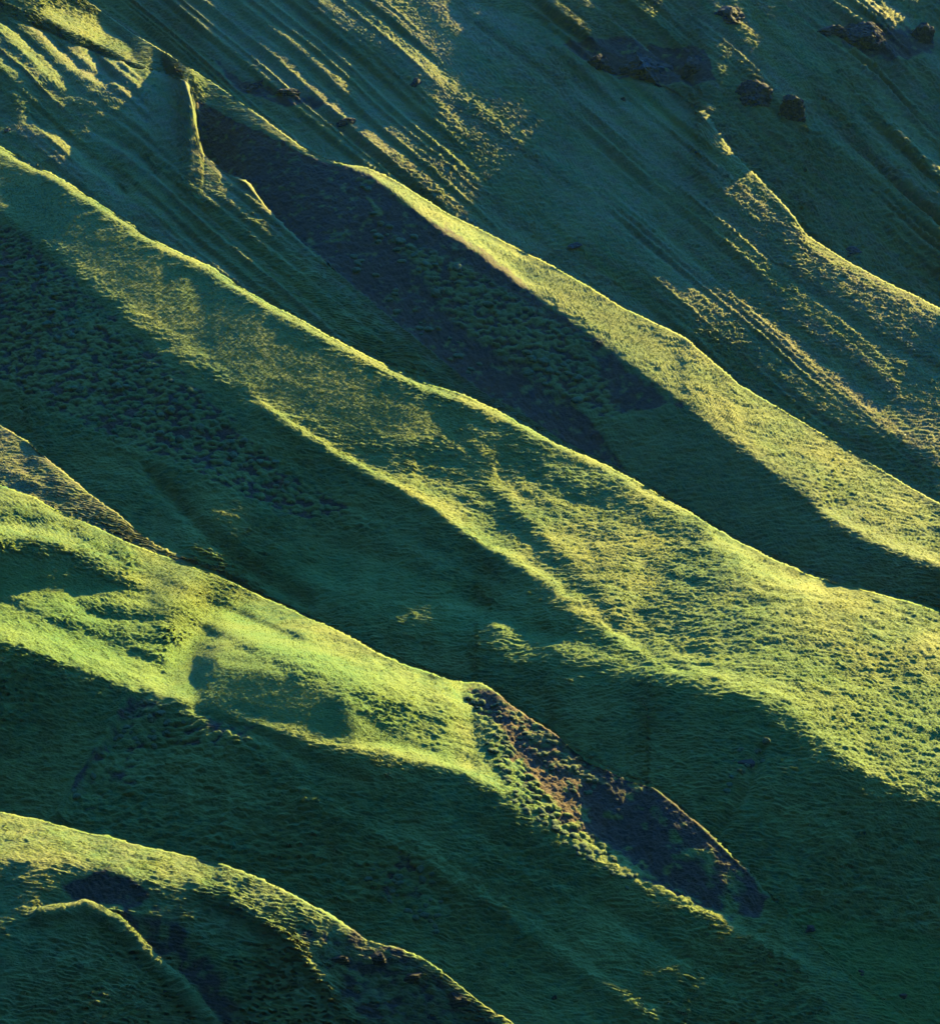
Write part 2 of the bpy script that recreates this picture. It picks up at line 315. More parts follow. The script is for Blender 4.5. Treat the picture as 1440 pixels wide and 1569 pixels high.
area([(-900,0),(-240,120),(0,235),(250,395),(480,525),(700,640),(640,680),(500,660),(400,610),(200,470),(60,350),(-240,190)], .92, 15, 3, 'smooth')

# ============================================================ solve the ground's distance row by row
def sm1(a, n):
    k = np.exp(-.5*(np.arange(-3*n, 3*n+1)/n)**2); k /= k.sum(); m = len(k)//2
    # odd reflection keeps the trend at the ends
    p = np.concatenate([2*a[0]-a[m:0:-1], a, 2*a[-1]-a[-2:-m-2:-1]])
    return np.convolve(p, k, 'valid')
def ray(u, v):
    dy = F*CP-(H/2-v)*SP
    return (u-W/2)/dy, (F*SP+(H/2-v)*CP)/dy
Q = LAY['q']
D = np.zeros(UU.shape); ZYs = np.zeros(UU.shape)
d = 440+np.clip(U, -300, 1800)*.05
for k in range(8):
    a, b = OFF[k], OFF[k+1]
    if k:
        jk = JUMPS[k-1](U); wj = gs(np.clip((jk-1)/.02, 0, 1), 4); dm = d*jk
        d = np.maximum(np.exp(np.log(dm)*(1-wj)+gs(np.log(dm), 22)*wj), d*(1+(jk-1)*.25))
    D[a] = d
    for i in range(a, b-1):
        X, T = ray(U, VV[i]); Xn, Tn = ray(U, VV[i+1]); d = D[i]
        ds = np.exp(sm1(np.log(d), 5))
        x, y, z = X*ds, ds, T*ds
        gx, gy, gz = np.gradient(x), np.gradient(y), np.gradient(z)
        c, m = gy/gx, gz/gx
        c = np.clip(c, -1.0, 1.0)
        den = LX*c-LY
        zy = (Q[i]-TE+LX*m)/den
        zy = np.clip(zy, T+.16, 1.5)
        zx = m-zy*c
        dD = d*((Tn-T)-zx*(Xn-X))/np.maximum(zy+zx*X-T, .14)
        l = np.log(d+np.maximum(dD, 0)); dvw = np.clip((VV[i]-VV[i+1])/ST, .05, 1)
        for _ in range(3):
            l[1:-1] = l[1:-1]+.22*np.clip(dvw[1:-1]*2, .4, 1)*(l[2:]+l[:-2]-2*l[1:-1])
        tr = np.polyfit(U[J0:J1], l[J0:J1], 1); l = l+.0025*dvw*(np.clip(tr[0], -3e-4, 3e-4)*(np.clip(U, -300, 1740)-700)+np.polyval(tr, 700)-l)
        D[i+1] = np.exp(l); ZYs[i] = zy
    d = D[b-1]
# ============================================================ dense ground mesh
def up1(a, n, axis):                                   # Catmull-Rom resampling to n points
    a = np.moveaxis(a, axis, 0); m = a.shape[0]; t = np.linspace(0, m-1, n); i = np.minimum(t.astype(int), m-2); f = (t-i).reshape((-1,)+(1,)*(a.ndim-1))
    g = lambda j: a[np.clip(j, 0, m-1)]
    p0, p1, p2, p3 = g(i-1), g(i), g(i+1), g(i+2)
    p0 = np.where((i == 0).reshape(f.shape), 2*p1-p2, p0); p3 = np.where((i+2 >= m).reshape(f.shape), 2*p2-p1, p3)
    o = p1+.5*f*((p2-p0)+f*((2*p0-5*p1+4*p2-p3)+f*(3*(p1-p2)+p3-p0)))
    return np.moveaxis(o, 0, axis)
RES = 1.7
NUF = int((NU-1)*ST/RES)+1
HID = 7
blocks = []
for k in range(8):
    a, b = OFF[k], OFF[k+1]
    nr = int(SECN[k]*ST/RES)+1
    blk = {}
    for nme, arr in [('D', np.log(D)), ('u', UU), ('v', VV)]+[(n, LAY[n]) for n in ('scree', 'dry', 'lush', 'clump', 'smooth', 'warm', 'rib')]:
        blk[nme] = up1(up1(arr[a:b], nr, 0), NUF, 1)
    blk['crest'] = np.clip((blk['v']-blk['v'][-1])/16., 0, 1)
    if k == 7: blk['crest'][:] = 1
    else: blk['crest'] = np.maximum(blk['crest'], 1-np.clip((JUMPS[k](blk['u'][-1:])-1)/.012, 0, 1))
    X, T = ray(blk['u'], blk['v']); Dk = np.exp(blk['D'])
    blk['P'] = np.stack([X*Dk, Dk, T*Dk], -1); blk['sec'] = np.full(Dk.shape, k); blocks.append(blk)
rowsP, rowsA, hidden, jmask, rowsec = [], [], [], [], []
names = ('scree', 'dry', 'lush', 'clump', 'smooth', 'warm', 'rib', 'crest')
degen = []                                             # per hidden strip: columns where there is no fold
for k, blk in enumerate(blocks):
    if k:
        A = rowsP[-1][-1]; B = blk['P'][0]; gapd = B[:, 1]-A[:, 1]
        t = np.linspace(0, 1, HID+2)[1:-1][:, None, None]
        sag = np.sin(np.pi*t**.8)*.42*gapd[None, :, None]
        Ph = A[None]*(1-t)+B[None]*t; Ph[..., 2] -= sag[..., 0]
        rowsP.append(Ph); rowsA.append(np.repeat(np.stack([blk[n][0] for n in names], -1)[None], HID, 0)); rowsec.append(np.full(HID, k-.5))
    rowsP.append(blk['P']); rowsA.append(np.stack([blk[n] for n in names], -1)); rowsec.append(np.full(blk['P'].shape[0], float(k)))
P = np.concatenate(rowsP); A = np.clip(np.concatenate(rowsA), -1.2, 1.2); A[..., :6] = np.clip(A[..., :6], 0, 1); RS = np.concatenate(rowsec)
NRF = P.shape[0]

# ---- noise helpers
def h3(i, j, k, s):
    n = (i*374761393+j*668265263+k*2147483647+s*974634777) & 0xffffffff
    n = ((n ^ (n >> 13))*1274126177) & 0xffffffff
    n = ((n ^ (n >> 16))*2246822519) & 0xffffffff
    return ((n ^ (n >> 15)) & 0xffffff)/float(0xffffff)
def vnoise(p, s):
    i = np.floor(p).astype(np.int64); f = p-i; f = f*f*f*(f*(f*6-15)+10); o = 0
    for a in (0, 1):
        wa = f[:, 0] if a else 1-f[:, 0]
        for b in (0, 1):
            wb = f[:, 1] if b else 1-f[:, 1]
            for c in (0, 1):
                wc = f[:, 2] if c else 1-f[:, 2]
                o = o+wa*wb*wc*h3(i[:, 0]+a, i[:, 1]+b, i[:, 2]+c, s)
    return o*2-1
def fbm(p, s, n=3, g=.5):
    o = 0; a = 1; t = 0
    for q in range(n): o = o+a*vnoise(p*2.0**q+q*17.3, s+q); t += a; a *= g
    return o/t
def worley2(x, y, s, jit=.9):                          # distance to the nearest cushion centre
    i = np.floor(x).astype(np.int64); j = np.floor(y).astype(np.int64); d = np.full(x.shape, 9.0); d2 = d.copy(); idv = np.zeros(x.shape)
    for a in (-1, 0, 1):
        for b in (-1, 0, 1):
            ca = h3(i+a, j+b, 0*i, s); cb = h3(i+a, j+b, 0*i+1, s)
            ddy = y-(j+b+.5+jit*(cb-.5)); ddy = ddy*np.where(ddy < 0, 1.45, .8)
            dd = (i+a+.5+jit*(ca-.5)-x)**2+ddy**2
            m = dd < d; d2 = np.where(m, d, np.minimum(d2, dd)); idv = np.where(m, h3(i+a, j+b, 0*i+2, s), idv); d = np.where(m, dd, d)
    return np.sqrt(d), np.sqrt(d2), idv
def normals(P):
    pu = np.gradient(P, axis=1); pv = np.gradient(P, axis=0); n = np.cross(pu, pv)
    n /= np.linalg.norm(n, axis=-1, keepdims=True)+1e-9
    return n*np.where(n[..., 2:3] < 0, -1, 1)
N = normals(P)
Nf = N.reshape(-1, 3); Pf = P.reshape(-1, 3).copy(); Af = A.reshape(-1, 8)
scree, dry, lush, clump, smooth, warm, rib, crest = Af.T
# slope coordinates: x across, s = distance up the slope
sx = Pf[:, 0]; sy = Pf[:, 1]*.75+Pf[:, 2]*1.0
wob = fbm(Pf*.06, 11, 2)
big = fbm(Pf*np.array([.05, .05, .07]), 21, 3)
med = fbm(Pf*np.array([.17, .22, .34]), 31, 3)
x1 = sx*.60+sy*.10+wob*1.3+med*.5; y1 = sy*1.0+wob*2+sx*.18+med*.6
d1, d1b, id1 = worley2(x1, y1, 5)
dome1 = np.sqrt(np.clip(1-(d1*1.15)**2, 0, 1))*(.45+.55*id1)
d2, d2b, id2 = worley2(sx*1.15+3*wob+med, sy*2.0+sx*.3+med, 6)
dome2 = np.sqrt(np.clip(1-(d2*1.15)**2, 0, 1))*(.4+.6*id2)
dc, dcb, idc = worley2(sx*.38+wob, sy*.5+wob, 8)
domec = np.clip(1-dc*1.3, 0, 1)**.5*(idc > .3)
secf = np.repeat(np.ceil(RS)[:, None], NUF, 1).ravel(); tf = np.where(secf <= 1, .95, np.where(secf <= 3, .86, np.where(secf <= 5, .76, .66)))
def ledge(f, tilt, seed, wv):                          # grazing terraces: flat tread, steep broken riser
    wn = fbm(Pf*np.array([.085, .11, .17])*wv, seed, 3, .55); ph = (sy*f+sx*tilt*f+wn*1.5+wob*1.2) % 1.0
    h = np.where(ph < .68, 1-ph/.68, (ph-.68)/.32); return h*np.clip(.8+1.3*fbm(Pf*np.array([.30, .45, .7])*wv, seed+3, 2), .1, 1.5)
led1 = ledge(tf, .22, 101, 1.5); led2 = ledge(tf*.5, -.12, 111, .9); led3 = ledge(tf*1.9, .45, 121, 2.4)
terr = led1
steep = .40+1.05*np.clip((.92-Nf[:, 2])/.35, 0, 1)
fine = fbm(Pf*np.array([1.3, 1.3, 1.9]), 41, 2)
patch = np.clip(.5+1.2*fbm(Pf*.025, 51, 2), 0, 1)
grass = 1-scree
far = (secf >= 6)*.65+(secf == 5)*.4
disp = rib*4.0*np.clip(Pf[:, 1]/900-.1, .3, 1)+(big*1.1*(1-far)*(1-.9*smooth) + med*.42*(1-.5*scree)*(1-far)*(1-.7*smooth) + grass*(1-.85*smooth)*steep*(.35+.65*crest)*((.18+.35*patch)*dome1+.16*dome2+(.62*led1+.40*led2*(1-.4*patch)+.24*led3)/tf) + clump*.75*domec*(.5+.7*idc) + fine*.10)
# bare scree: finer rubble and rills
rub = np.sqrt(np.clip(1-(worley2(sx*1.5+med, sy*1.5, 91)[0]*1.2)**2, 0, 1));
disp = disp-scree*.35*(1-clump*.6*domec)+scree*(.22*rub+.55*fbm(Pf*.35, 95, 3)+.30*fbm(Pf*1.1, 97, 2))
DIR = Nf*.8+np.array([0, 0, .25]); Pd = Pf+DIR*disp[:, None]
moss = np.clip(clump*domec*2.2-.2, 0, 1)
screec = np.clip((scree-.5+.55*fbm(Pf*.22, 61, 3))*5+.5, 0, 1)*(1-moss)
screec *= np.clip(1.15-1.3*np.clip(fbm(Pf*.35, 65, 3)*2-.35, 0, 1), 0, 1)

# ---- faces; where a fold vanishes its hidden rows collapse onto one vertex
idx = np.arange(NRF*NUF).reshape(NRF, NUF)
r = 0
for k, blk in enumerate(blocks):
    n = blk['P'].shape[0]
    if k:
        dg = (idx[0]*0 == 1) | ((P[r+HID, :, 1]-P[r-1, :, 1]) < .05)
        for j in range(HID+1): idx[r+j] = np.where(dg, idx[r-1], idx[r+j])
        r += HID
    r += n
q = np.stack([idx[:-1, :-1], idx[:-1, 1:], idx[1:, 1:], idx[1:, :-1]], -1).reshape(-1, 4)
qs = np.repeat(np.ceil(RS[:-1])[:, None], NUF-1, 1).reshape(-1)
def build(name, sel, mat):
    f = q[sel]
    a, b, c, e = f.T
    quad = (a != e) & (b != c); tri1 = (a == e) & (b != c); tri2 = (b == c) & (a != e)
    loops = np.concatenate([f[quad].ravel(), f[tri1][:, [0, 1, 2]].ravel(), f[tri2][:, [0, 1, 3]].ravel()])
    cnt = np.concatenate([np.full(quad.sum(), 4), np.full(tri1.sum()+tri2.sum(), 3)])
    used, inv = np.unique(loops, return_inverse=True)
    me = bpy.data.meshes.new(name); me.vertices.add(len(used)); me.vertices.foreach_set('co', Pd[used].astype(np.float32).ravel())
    me.loops.add(len(inv)); me.loops.foreach_set('vertex_index', inv.astype(np.int32))
    me.polygons.add(len(cnt)); st = np.concatenate([[0], np.cumsum(cnt)[:-1]]); me.polygons.foreach_set('loop_start', st.astype(np.int32))
    me.polygons.foreach_set('use_smooth', np.ones(len(cnt), bool))
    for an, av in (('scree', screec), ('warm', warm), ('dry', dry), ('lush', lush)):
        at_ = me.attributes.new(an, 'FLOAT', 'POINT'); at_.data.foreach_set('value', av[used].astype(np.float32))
    me.update(calc_edges=True); me.materials.append(mat); me.normals_split_custom_set_from_vertices(NRM[used])
    o = bpy.data.objects.new(name, me); sc.collection.objects.link(o); return o

def ground_material():
    m = bpy.data.materials.new("grassy ground"); m.use_nodes = True; t = m.node_tree; n = t.nodes; lk = t.links
    b = n['Principled BSDF']; b.inputs['Roughness'].default_value = .85; b.inputs['Specular IOR Level'].default_value = .15
    def attr(a): x = n.new('ShaderNodeAttribute'); x.attribute_name = a; return x.outputs['Fac']
    def mixc(f, c1, c2):
        x = n.new('ShaderNodeMix'); x.data_type = 'RGBA'
        for s, c in ((0, f), (6, c1), (7, c2)):
            if hasattr(c, 'default_value') or hasattr(c, 'links'): lk.new(c, x.inputs[s])
            else: x.inputs[s].default_value = c
        return x.outputs[2]
    def ns(scale, det=3, stretch=(1, 1, 1)):
        g = n.new('ShaderNodeNewGeometry'); mp = n.new('ShaderNodeMapping'); mp.inputs['Scale'].default_value = stretch
        lk.new(g.outputs['Position'], mp.inputs[0]); x = n.new('ShaderNodeTexNoise'); x.inputs['Scale'].default_value = scale; x.inputs['Detail'].default_value = det
        lk.new(mp.outputs[0], x.inputs['Vector']); return x.outputs['Fac']
    def rng_(f, a, b_, c=0, d_=1):
        x = n.new('ShaderNodeMapRange'); lk.new(f, x.inputs[0]); x.inputs[1].default_value = a; x.inputs[2].default_value = b_; x.inputs[3].default_value = c; x.inputs[4].default_value = d_; return x.outputs[0]
    green = mixc(rng_(ns(.5, 4), .35, .65), (.030, .105, .024, 1), (.092, .158, .026, 1))
    green = mixc(rng_(ns(.04, 3), .4, .65), green, (.140, .170, .030, 1))
    lus = mixc(rng_(ns(.7, 3), .3, .7), (.035, .12, .016, 1), (.075, .17, .025, 1))
    dryc = mixc(rng_(ns(.8, 4), .35, .65), (.075, .095, .030, 1), (.165, .150, .055, 1))
    c = mixc(attr('lush'), green, lus)
    ma = n.new('ShaderNodeMath'); ma.operation = 'MULTIPLY'; lk.new(attr('dry'), ma.inputs[0]); lk.new(rng_(ns(.15, 4), .3, .6, .3, 1.2), ma.inputs[1]); ma.use_clamp = True
    c = mixc(ma.outputs[0], c, dryc)
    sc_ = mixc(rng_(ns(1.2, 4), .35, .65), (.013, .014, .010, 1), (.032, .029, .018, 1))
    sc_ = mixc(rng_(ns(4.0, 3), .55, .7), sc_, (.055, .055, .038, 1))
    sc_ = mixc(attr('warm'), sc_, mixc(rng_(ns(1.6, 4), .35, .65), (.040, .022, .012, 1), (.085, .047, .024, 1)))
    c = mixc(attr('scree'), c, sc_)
    lk.new(c, b.inputs['Base Color'])
    b.inputs['Sheen Weight'].default_value = .08; b.inputs['Sheen Roughness'].default_value = .4; b.inputs['Sheen Tint'].default_value = (.75, .85, .35, 1)
    bp = n.new('ShaderNodeBump'); bp.inputs['Strength'].default_value = 1.0; bp.inputs['Distance'].default_value = .35
    lk.new(ns(2.2, 5, (.7, 1, 1.3)), bp.inputs['Height']); lk.new(bp.outputs[0], b.inputs['Normal'])
    return m
MG = ground_material()
NRM = normals(Pd.reshape(NRF, NUF, 3)).reshape(-1, 3)
for nm_, secs, lab_ in (("hill", (0,), "nearest grassy spur at the bottom left with a lit crest and dark broken flank"),
                        ("hill", (1,), "brightly lit grassy spur ending in a brown scree nose"),
                        ("hill", (2, 3), "long main ridge with a green face and sunlit benches"),
                        ("hill", (4, 5), "upper spur split by the long dark scree gully"),
                        ("hill", (6,), "olive far slope combed with parallel ribs"),
                        ("hill", (7,), "shaded blue mountainside with rock outcrops at the top right")):
    o = build(nm_, np.isin(qs, secs), MG); o['kind'] = 'structure'; o['label'] = lab_

# ============================================================ grass tufts (stuff): bent blades in clumps, scattered over the ground
def tuft_mesh(name, seed, nb=15, spread=.32, hgt=.30, wid=.032):
    r = np.random.RandomState(seed); vs, fs, hs = [], [], []
    for b in range(nb):
        a = r.uniform(0, 2*np.pi); rad = spread*.35*np.sqrt(r.rand()); bx, by = rad*np.cos(a), rad*np.sin(a)
        a2 = a+r.normal(0, .5); ln_ = spread*r.uniform(.6, 1.5); h = hgt*r.uniform(.55, 1.0); w = wid*r.uniform(.7, 1.3)
        px, py = -np.sin(a2)*w, np.cos(a2)*w; cx, cy = np.cos(a2)*ln_, np.sin(a2)*ln_
        i = len(vs)
        for t, ww in ((0, 1), (.5, .8)):
            z = h*(2*t-t*t)*.95-.03; s = t*t
            vs += [(bx+cx*s+px*ww, by+cy*s+py*ww, z), (bx+cx*s-px*ww, by+cy*s-py*ww, z)]; hs += [t, t]
        vs.append((bx+cx*.95, by+cy*.95, h*.86)); hs.append(1.0)
        fs += [(i, i+1, i+3, i+2), (i+2, i+3, i+4)]
    me = bpy.data.meshes.new(name); me.from_pydata(vs, [], fs); me.polygons.foreach_set('use_smooth', [True]*len(me.polygons))
    at_ = me.attributes.new('tip', 'FLOAT', 'POINT'); at_.data.foreach_set('value', hs); return me
def blade_material():
    m = bpy.data.materials.new("grass blades"); m.use_nodes = True; t = m.node_tree; n = t.nodes; lk = t.links; n.clear()
    out = n.new('ShaderNodeOutputMaterial'); ms = n.new('ShaderNodeMixShader'); df = n.new('ShaderNodeBsdfDiffuse'); tr = n.new('ShaderNodeBsdfTranslucent')
    def at2(a, ty='GEOMETRY'): x = n.new('ShaderNodeAttribute'); x.attribute_name = a; x.attribute_type = ty; return x.outputs['Fac']
    def mx(f, a, b):
        x = n.new('ShaderNodeMix'); x.data_type = 'RGBA'
        for s, c in ((0, f), (6, a), (7, b)):
            if hasattr(c, 'links'): lk.new(c, x.inputs[s])
            else: x.inputs[s].default_value = c
        return x.outputs[2]
    g = mx(at2('rnd', 'INSTANCER'), (.030, .110, .028, 1), (.135, .205, .040, 1))
    g = mx(at2('lush', 'INSTANCER'), g, (.05, .16, .02, 1))
    g = mx(at2('dry', 'INSTANCER'), g, (.15, .145, .06, 1))
    c = mx(at2('tip'), g, mx(at2('dry', 'INSTANCER'), (.17, .23, .045, 1), (.23, .22, .09, 1)))
    lk.new(c, df.inputs[0]); lk.new(c, tr.inputs[0]); ms.inputs[0].default_value = .38
    lk.new(df.outputs[0], ms.inputs[1]); lk.new(tr.outputs[0], ms.inputs[2]); lk.new(ms.outputs[0], out.inputs[0]); return m
MB = blade_material()
protos = bpy.data.collections.new("tuft shapes")
for s in range(5):
    me = tuft_mesh("grass_tuft", 40+s, nb=13+s); me.materials.append(MB); o = bpy.data.objects.new("grass_tuft", me); protos.objects.link(o)
# points, even over the visible ground
rg = np.random.RandomState(3)
Pg = Pd.reshape(NRF, NUF, 3); Ng = normals(Pg)
rowok = (RS == np.round(RS))
ii = np.where(rowok)[0]; ii = ii[(ii < NRF-1)]
DENS = .5
cand = int(len(ii)*(NUF-1)*DENS*RES*RES/4)
ri = ii[rg.randint(0, len(ii), cand)]; ci = rg.randint(0, NUF-1, cand)
fu, fv = rg.rand(cand)[:, None], rg.rand(cand)[:, None]
ok = RS[ri] == RS[np.minimum(ri+1, NRF-1)]
pt = (Pg[ri, ci]*(1-fu)+Pg[ri, ci+1]*fu)*(1-fv)+(Pg[ri+1, ci]*(1-fu)+Pg[ri+1, ci+1]*fu)*fv
# thin where rows are squeezed together
dyy = pt[:, 1]*CP+pt[:, 2]*SP
uu = pt[:, 0]/dyy*F+W/2; vv = H/2-(-pt[:, 1]*SP+pt[:, 2]*CP)/dyy*F
rv = np.abs((Pg[ri+1, ci, 2]-Pg[ri, ci, 2])*CP-(Pg[ri+1, ci, 1]-Pg[ri, ci, 1])*SP)/dyy*F
ok &= rg.rand(cand) < np.clip(rv/RES, 0.05, 1)
ok &= (uu > -60) & (uu < 1500) & (vv > -60) & (vv < 1640)
fl = ri*NUF+ci
sc_here = screec[fl]
mop = np.zeros(cand, bool)
topw = np.clip(.15+1.1*led1, .2, 1)[fl]
ok &= rg.rand(cand) < np.maximum(topw, smooth[fl])
ok &= rg.rand(cand) > np.clip(sc_here*1.15-.02, 0, .995)
pt, fl, ri, ci, mop = pt[ok], fl[ok], ri[ok], ci[ok], mop[ok]
nn = Ng[ri, ci]; n = len(pt)
dn = nn*1.0; dn[:, 2] = 0; dnl = np.linalg.norm(dn, axis=1)+1e-6
up = nn*np.where(mop, .35, .55)[:, None]+np.array([0, 0, .6])+rg.normal(0, .12, (n, 3)); up /= np.linalg.norm(up, axis=1)[:, None]
pitch_ = np.arccos(np.clip(up[:, 2], -1, 1)); yaw = np.arctan2(up[:, 1], up[:, 0])
# rotation XYZ: tilt about Y by pitch, then yaw about Z (random spin comes from the mesh variants)
rot = np.stack([np.zeros(n), pitch_, np.where(mop, np.arctan2(dn[:, 1], dn[:, 0])+rg.normal(0, .25, n), yaw)], 1)
scl = np.sqrt(pt[:, 1]/600.0)*np.where(mop, rg.uniform(.8, 1.7, n)*(1-.35*dry[fl]), rg.uniform(.45, 1.1, n))*(1-.25*lush[fl])
me = bpy.data.meshes.new("grass_tufts"); me.vertices.add(n); me.vertices.foreach_set('co', (pt-up*.05).astype(np.float32).ravel())
def addf(nm, v): a_ = me.attributes.new(nm, 'FLOAT', 'POINT'); a_.data.foreach_set('value', v.astype(np.float32))
addf('scl', scl); addf('rnd', np.clip(.5+.35*rg.randn(n)*.6+.5*fbm(pt*.3, 71, 2), 0, 1))
addf('dry', np.clip(dry[fl]*(.35+1.1*np.clip(.5+fbm(pt*.12, 72, 3), 0, 1))+rg.rand(n)*.12, 0, 1)); addf('lush', lush[fl])
a_ = me.attributes.new('rot', 'FLOAT_VECTOR', 'POINT'); a_.data.foreach_set('vector', rot.astype(np.float32).ravel())
a_ = me.attributes.new('var', 'INT', 'POINT'); a_.data.foreach_set('value', rg.randint(0, 5, n).astype(np.int32))
tufts = bpy.data.objects.new("grass_tufts", me); sc.collection.objects.link(tufts)
tufts['kind'] = 'stuff'; tufts['label'] = 'green and straw coloured tussock grass covering the hillside'; tufts['category'] = 'grass'
ng = bpy.data.node_groups.new("scatter tufts", 'GeometryNodeTree')
ng.interface.new_socket("Geometry", in_out='INPUT', socket_type='NodeSocketGeometry'); ng.interface.new_socket("Geometry", in_out='OUTPUT', socket_type='NodeSocketGeometry')
gi = ng.nodes.new('NodeGroupInput'); go = ng.nodes.new('NodeGroupOutput'); ip = ng.nodes.new('GeometryNodeInstanceOnPoints'); ci_ = ng.nodes.new('GeometryNodeCollectionInfo')
ci_.inputs['Collection'].default_value = protos; ci_.inputs['Separate Children'].default_value = True; ci_.inputs['Reset Children'].default_value = True
def named(nm, ty): x = ng.nodes.new('GeometryNodeInputNamedAttribute'); x.data_type = ty; x.inputs[0].default_value = nm; return x.outputs[0]
e2r = ng.nodes.new('FunctionNodeEulerToRotation'); ng.links.new(named('rot', 'FLOAT_VECTOR'), e2r.inputs[0])
ng.links.new(gi.outputs[0], ip.inputs['Points']); ng.links.new(ci_.outputs[0], ip.inputs['Instance']); ip.inputs['Pick Instance'].default_value = True
ng.links.new(named('var', 'INT'), ip.inputs['Instance Index']); ng.links.new(e2r.outputs[0], ip.inputs['Rotation']); ng.links.new(named('scl', 'FLOAT'), ip.inputs['Scale'])
ng.links.new(ip.outputs[0], go.inputs[0])
md = tufts.modifiers.new("scatter", 'NODES'); md.node_group = ng

# ============================================================ rocks and moss cushions standing on the ground
def ground_at(u, v):                                   # the ground point and normal a photo pixel shows
    dd = (uvf[:, 0]-u)**2+(uvf[:, 1]-v)**2; i = int(np.argmin(dd)); i = vis[i]; return Pd[i], NRM[i]
_dy = Pd[:, 1]*CP+Pd[:, 2]*SP
_u = Pd[:, 0]/_dy*F+W/2; _v = H/2-(-Pd[:, 1]*SP+Pd[:, 2]*CP)/_dy*F
vis = np.where((np.repeat((RS == np.round(RS))[:, None], NUF, 1).ravel()) & (_u > -20) & (_u < 1460) & (_v > -20) & (_v < 1590))[0][::3]
uvf = np.stack([_u[vis], _v[vis]], 1)
def simple_mat(name, fn):
    m = bpy.data.materials.new(name); m.use_nodes = True; t = m.node_tree; b = t.nodes['Principled BSDF']; b.inputs['Roughness'].default_value = .9; b.inputs['Specular IOR Level'].default_value = .2
    tc_ = t.nodes.new('ShaderNodeTexCoord'); n1 = t.nodes.new('ShaderNodeTexNoise'); n1.inputs['Scale'].default_value = fn[0]; n1.inputs['Detail'].default_value = 6
    t.links.new(tc_.outputs['Object'], n1.inputs['Vector']); cr = t.nodes.new('ShaderNodeValToRGB'); cr.color_ramp.elements[0].position = .38; cr.color_ramp.elements[1].position = .66
    cr.color_ramp.elements[0].color = fn[1]; cr.color_ramp.elements[1].color = fn[2]
    if len(fn) > 3: e = cr.color_ramp.elements.new(.74); e.color = fn[3]
    t.links.new(n1.outputs['Fac'], cr.inputs[0]); t.links.new(cr.outputs[0], b.inputs['Base Color'])
    bp = t.nodes.new('ShaderNodeBump'); bp.inputs['Distance'].default_value = .25; t.links.new(n1.outputs['Fac'], bp.inputs['Height']); t.links.new(bp.outputs[0], b.inputs['Normal']); return m
MR = simple_mat("basalt rock", (1.1, (.014, .019, .018, 1), (.04, .055, .045, 1), (.11, .14, .12, 1)))
MRB = simple_mat("dark soil rock", (2.2, (.010, .011, .008, 1), (.030, .032, .020, 1)))
MM = simple_mat("moss", (2.5, (.030, .065, .022, 1), (.085, .13, .045, 1)))
import bmesh
def lumpy(name, seed, size, kind, mat, sub=4):
    bm = bmesh.new(); bmesh.ops.create_icosphere(bm, subdivisions=sub, radius=1.0)
    p = np.array([v.co[:] for v in bm.verts]); sx_, sy_, sz_ = size; r = np.random.RandomState(seed)
    if kind == 'rock':                                 # cut by planes, broken into ledges and cracks
        for _ in range(26):
            nrm = r.normal(size=3); nrm[2] *= .7; nrm /= np.linalg.norm(nrm); lim = r.uniform(.52, .92); dd = p@nrm; p = p-np.maximum(dd-lim, 0)[:, None]*nrm
        p = p*np.array([sx_, sy_, sz_]); led = p[:, 2]/max(sz_*.28, .3)+.5*fbm(p*.35+seed, seed, 2); led = led-np.floor(led)
        rad = 1+.16*(np.where(led < .75, led, (1-led)*3)-.4)+.22*fbm(p*.45+seed*3, seed+1, 4); crk = np.abs(fbm(p*np.array([.8, .8, .15])+seed, seed+5, 2))
        p[:, :2] *= (rad-.22*np.clip(.10-crk, 0, .1)/.1)[:, None]; p[:, 2] *= 1+.12*fbm(p*.6, seed+9, 2)
    else:
        p[:, 2] = np.where(p[:, 2] > 0, np.abs(p[:, 2])**.8, p[:, 2]*.5); p = p*np.array([sx_, sy_, sz_])
        p = p*(1+.30*fbm(p*1.3/max(sx_, .5)+seed, seed, 2)+.10*fbm(p*6+seed, seed+2, 2))[:, None]
    for v, c in zip(bm.verts, p): v.co = c
    for f in bm.faces: f.smooth = kind != 'rock'
    me = bpy.data.meshes.new(name); bm.to_mesh(me); bm.free(); me.materials.append(mat); return me
def put(name, me, u, v, rz, sink, label, cat, group=None, tilt=True):
    c, n_ = ground_at(u, v); o = bpy.data.objects.new(name, me); sc.collection.objects.link(o)
    q_ = Vector(n_*.5+np.array([0, 0, .5])).to_track_quat('Z', 'Y') if tilt else Vector((0, 0, 1)).to_track_quat('Z', 'Y')
    from mathutils import Quaternion
    o.rotation_mode = 'QUATERNION'; o.rotation_quaternion = q_ @ Quaternion((0, 0, 1), rz); o.location = Vector(c)-Vector(n_)*sink
    o['label'] = label; o['category'] = cat
    if group: o['group'] = group
    return o
def rock(u, v, wpx, hpx, seed, label, name='rock_outcrop', cat='rock outcrop', mat=MR, depth=.8, sub=5):
    c, n_ = ground_at(u, v); k = c[1]/F; sx_, sz_ = wpx*k*.62, hpx*k*.72
    return put(name, lumpy(name, seed, (sx_, sx_*depth, sz_), 'rock', mat, sub), u, v, 0, sx_*depth*.35, label, cat, tilt=False)
rock(985, 108, 130, 62, 3, 'broad dark basalt cliff block with a flat grassy top, largest rock of the shaded mountainside')
rock(1060, 108, 60, 54, 4, 'angular dark rock face joined to the right end of the broad basalt cliff block')
rock(920, 100, 50, 36, 5, 'low dark rock ledge at the left foot of the broad basalt cliff block')
rock(1150, 150, 70, 50, 6, 'dark triangular crag above the small grassy shelf of the mountainside')
rock(1205, 175, 46, 48, 7, 'narrow steep crag beside the dark triangular crag')
rock(1325, 62, 80, 48, 8, 'speckled dark crag with pale lichen spots near the top right corner')
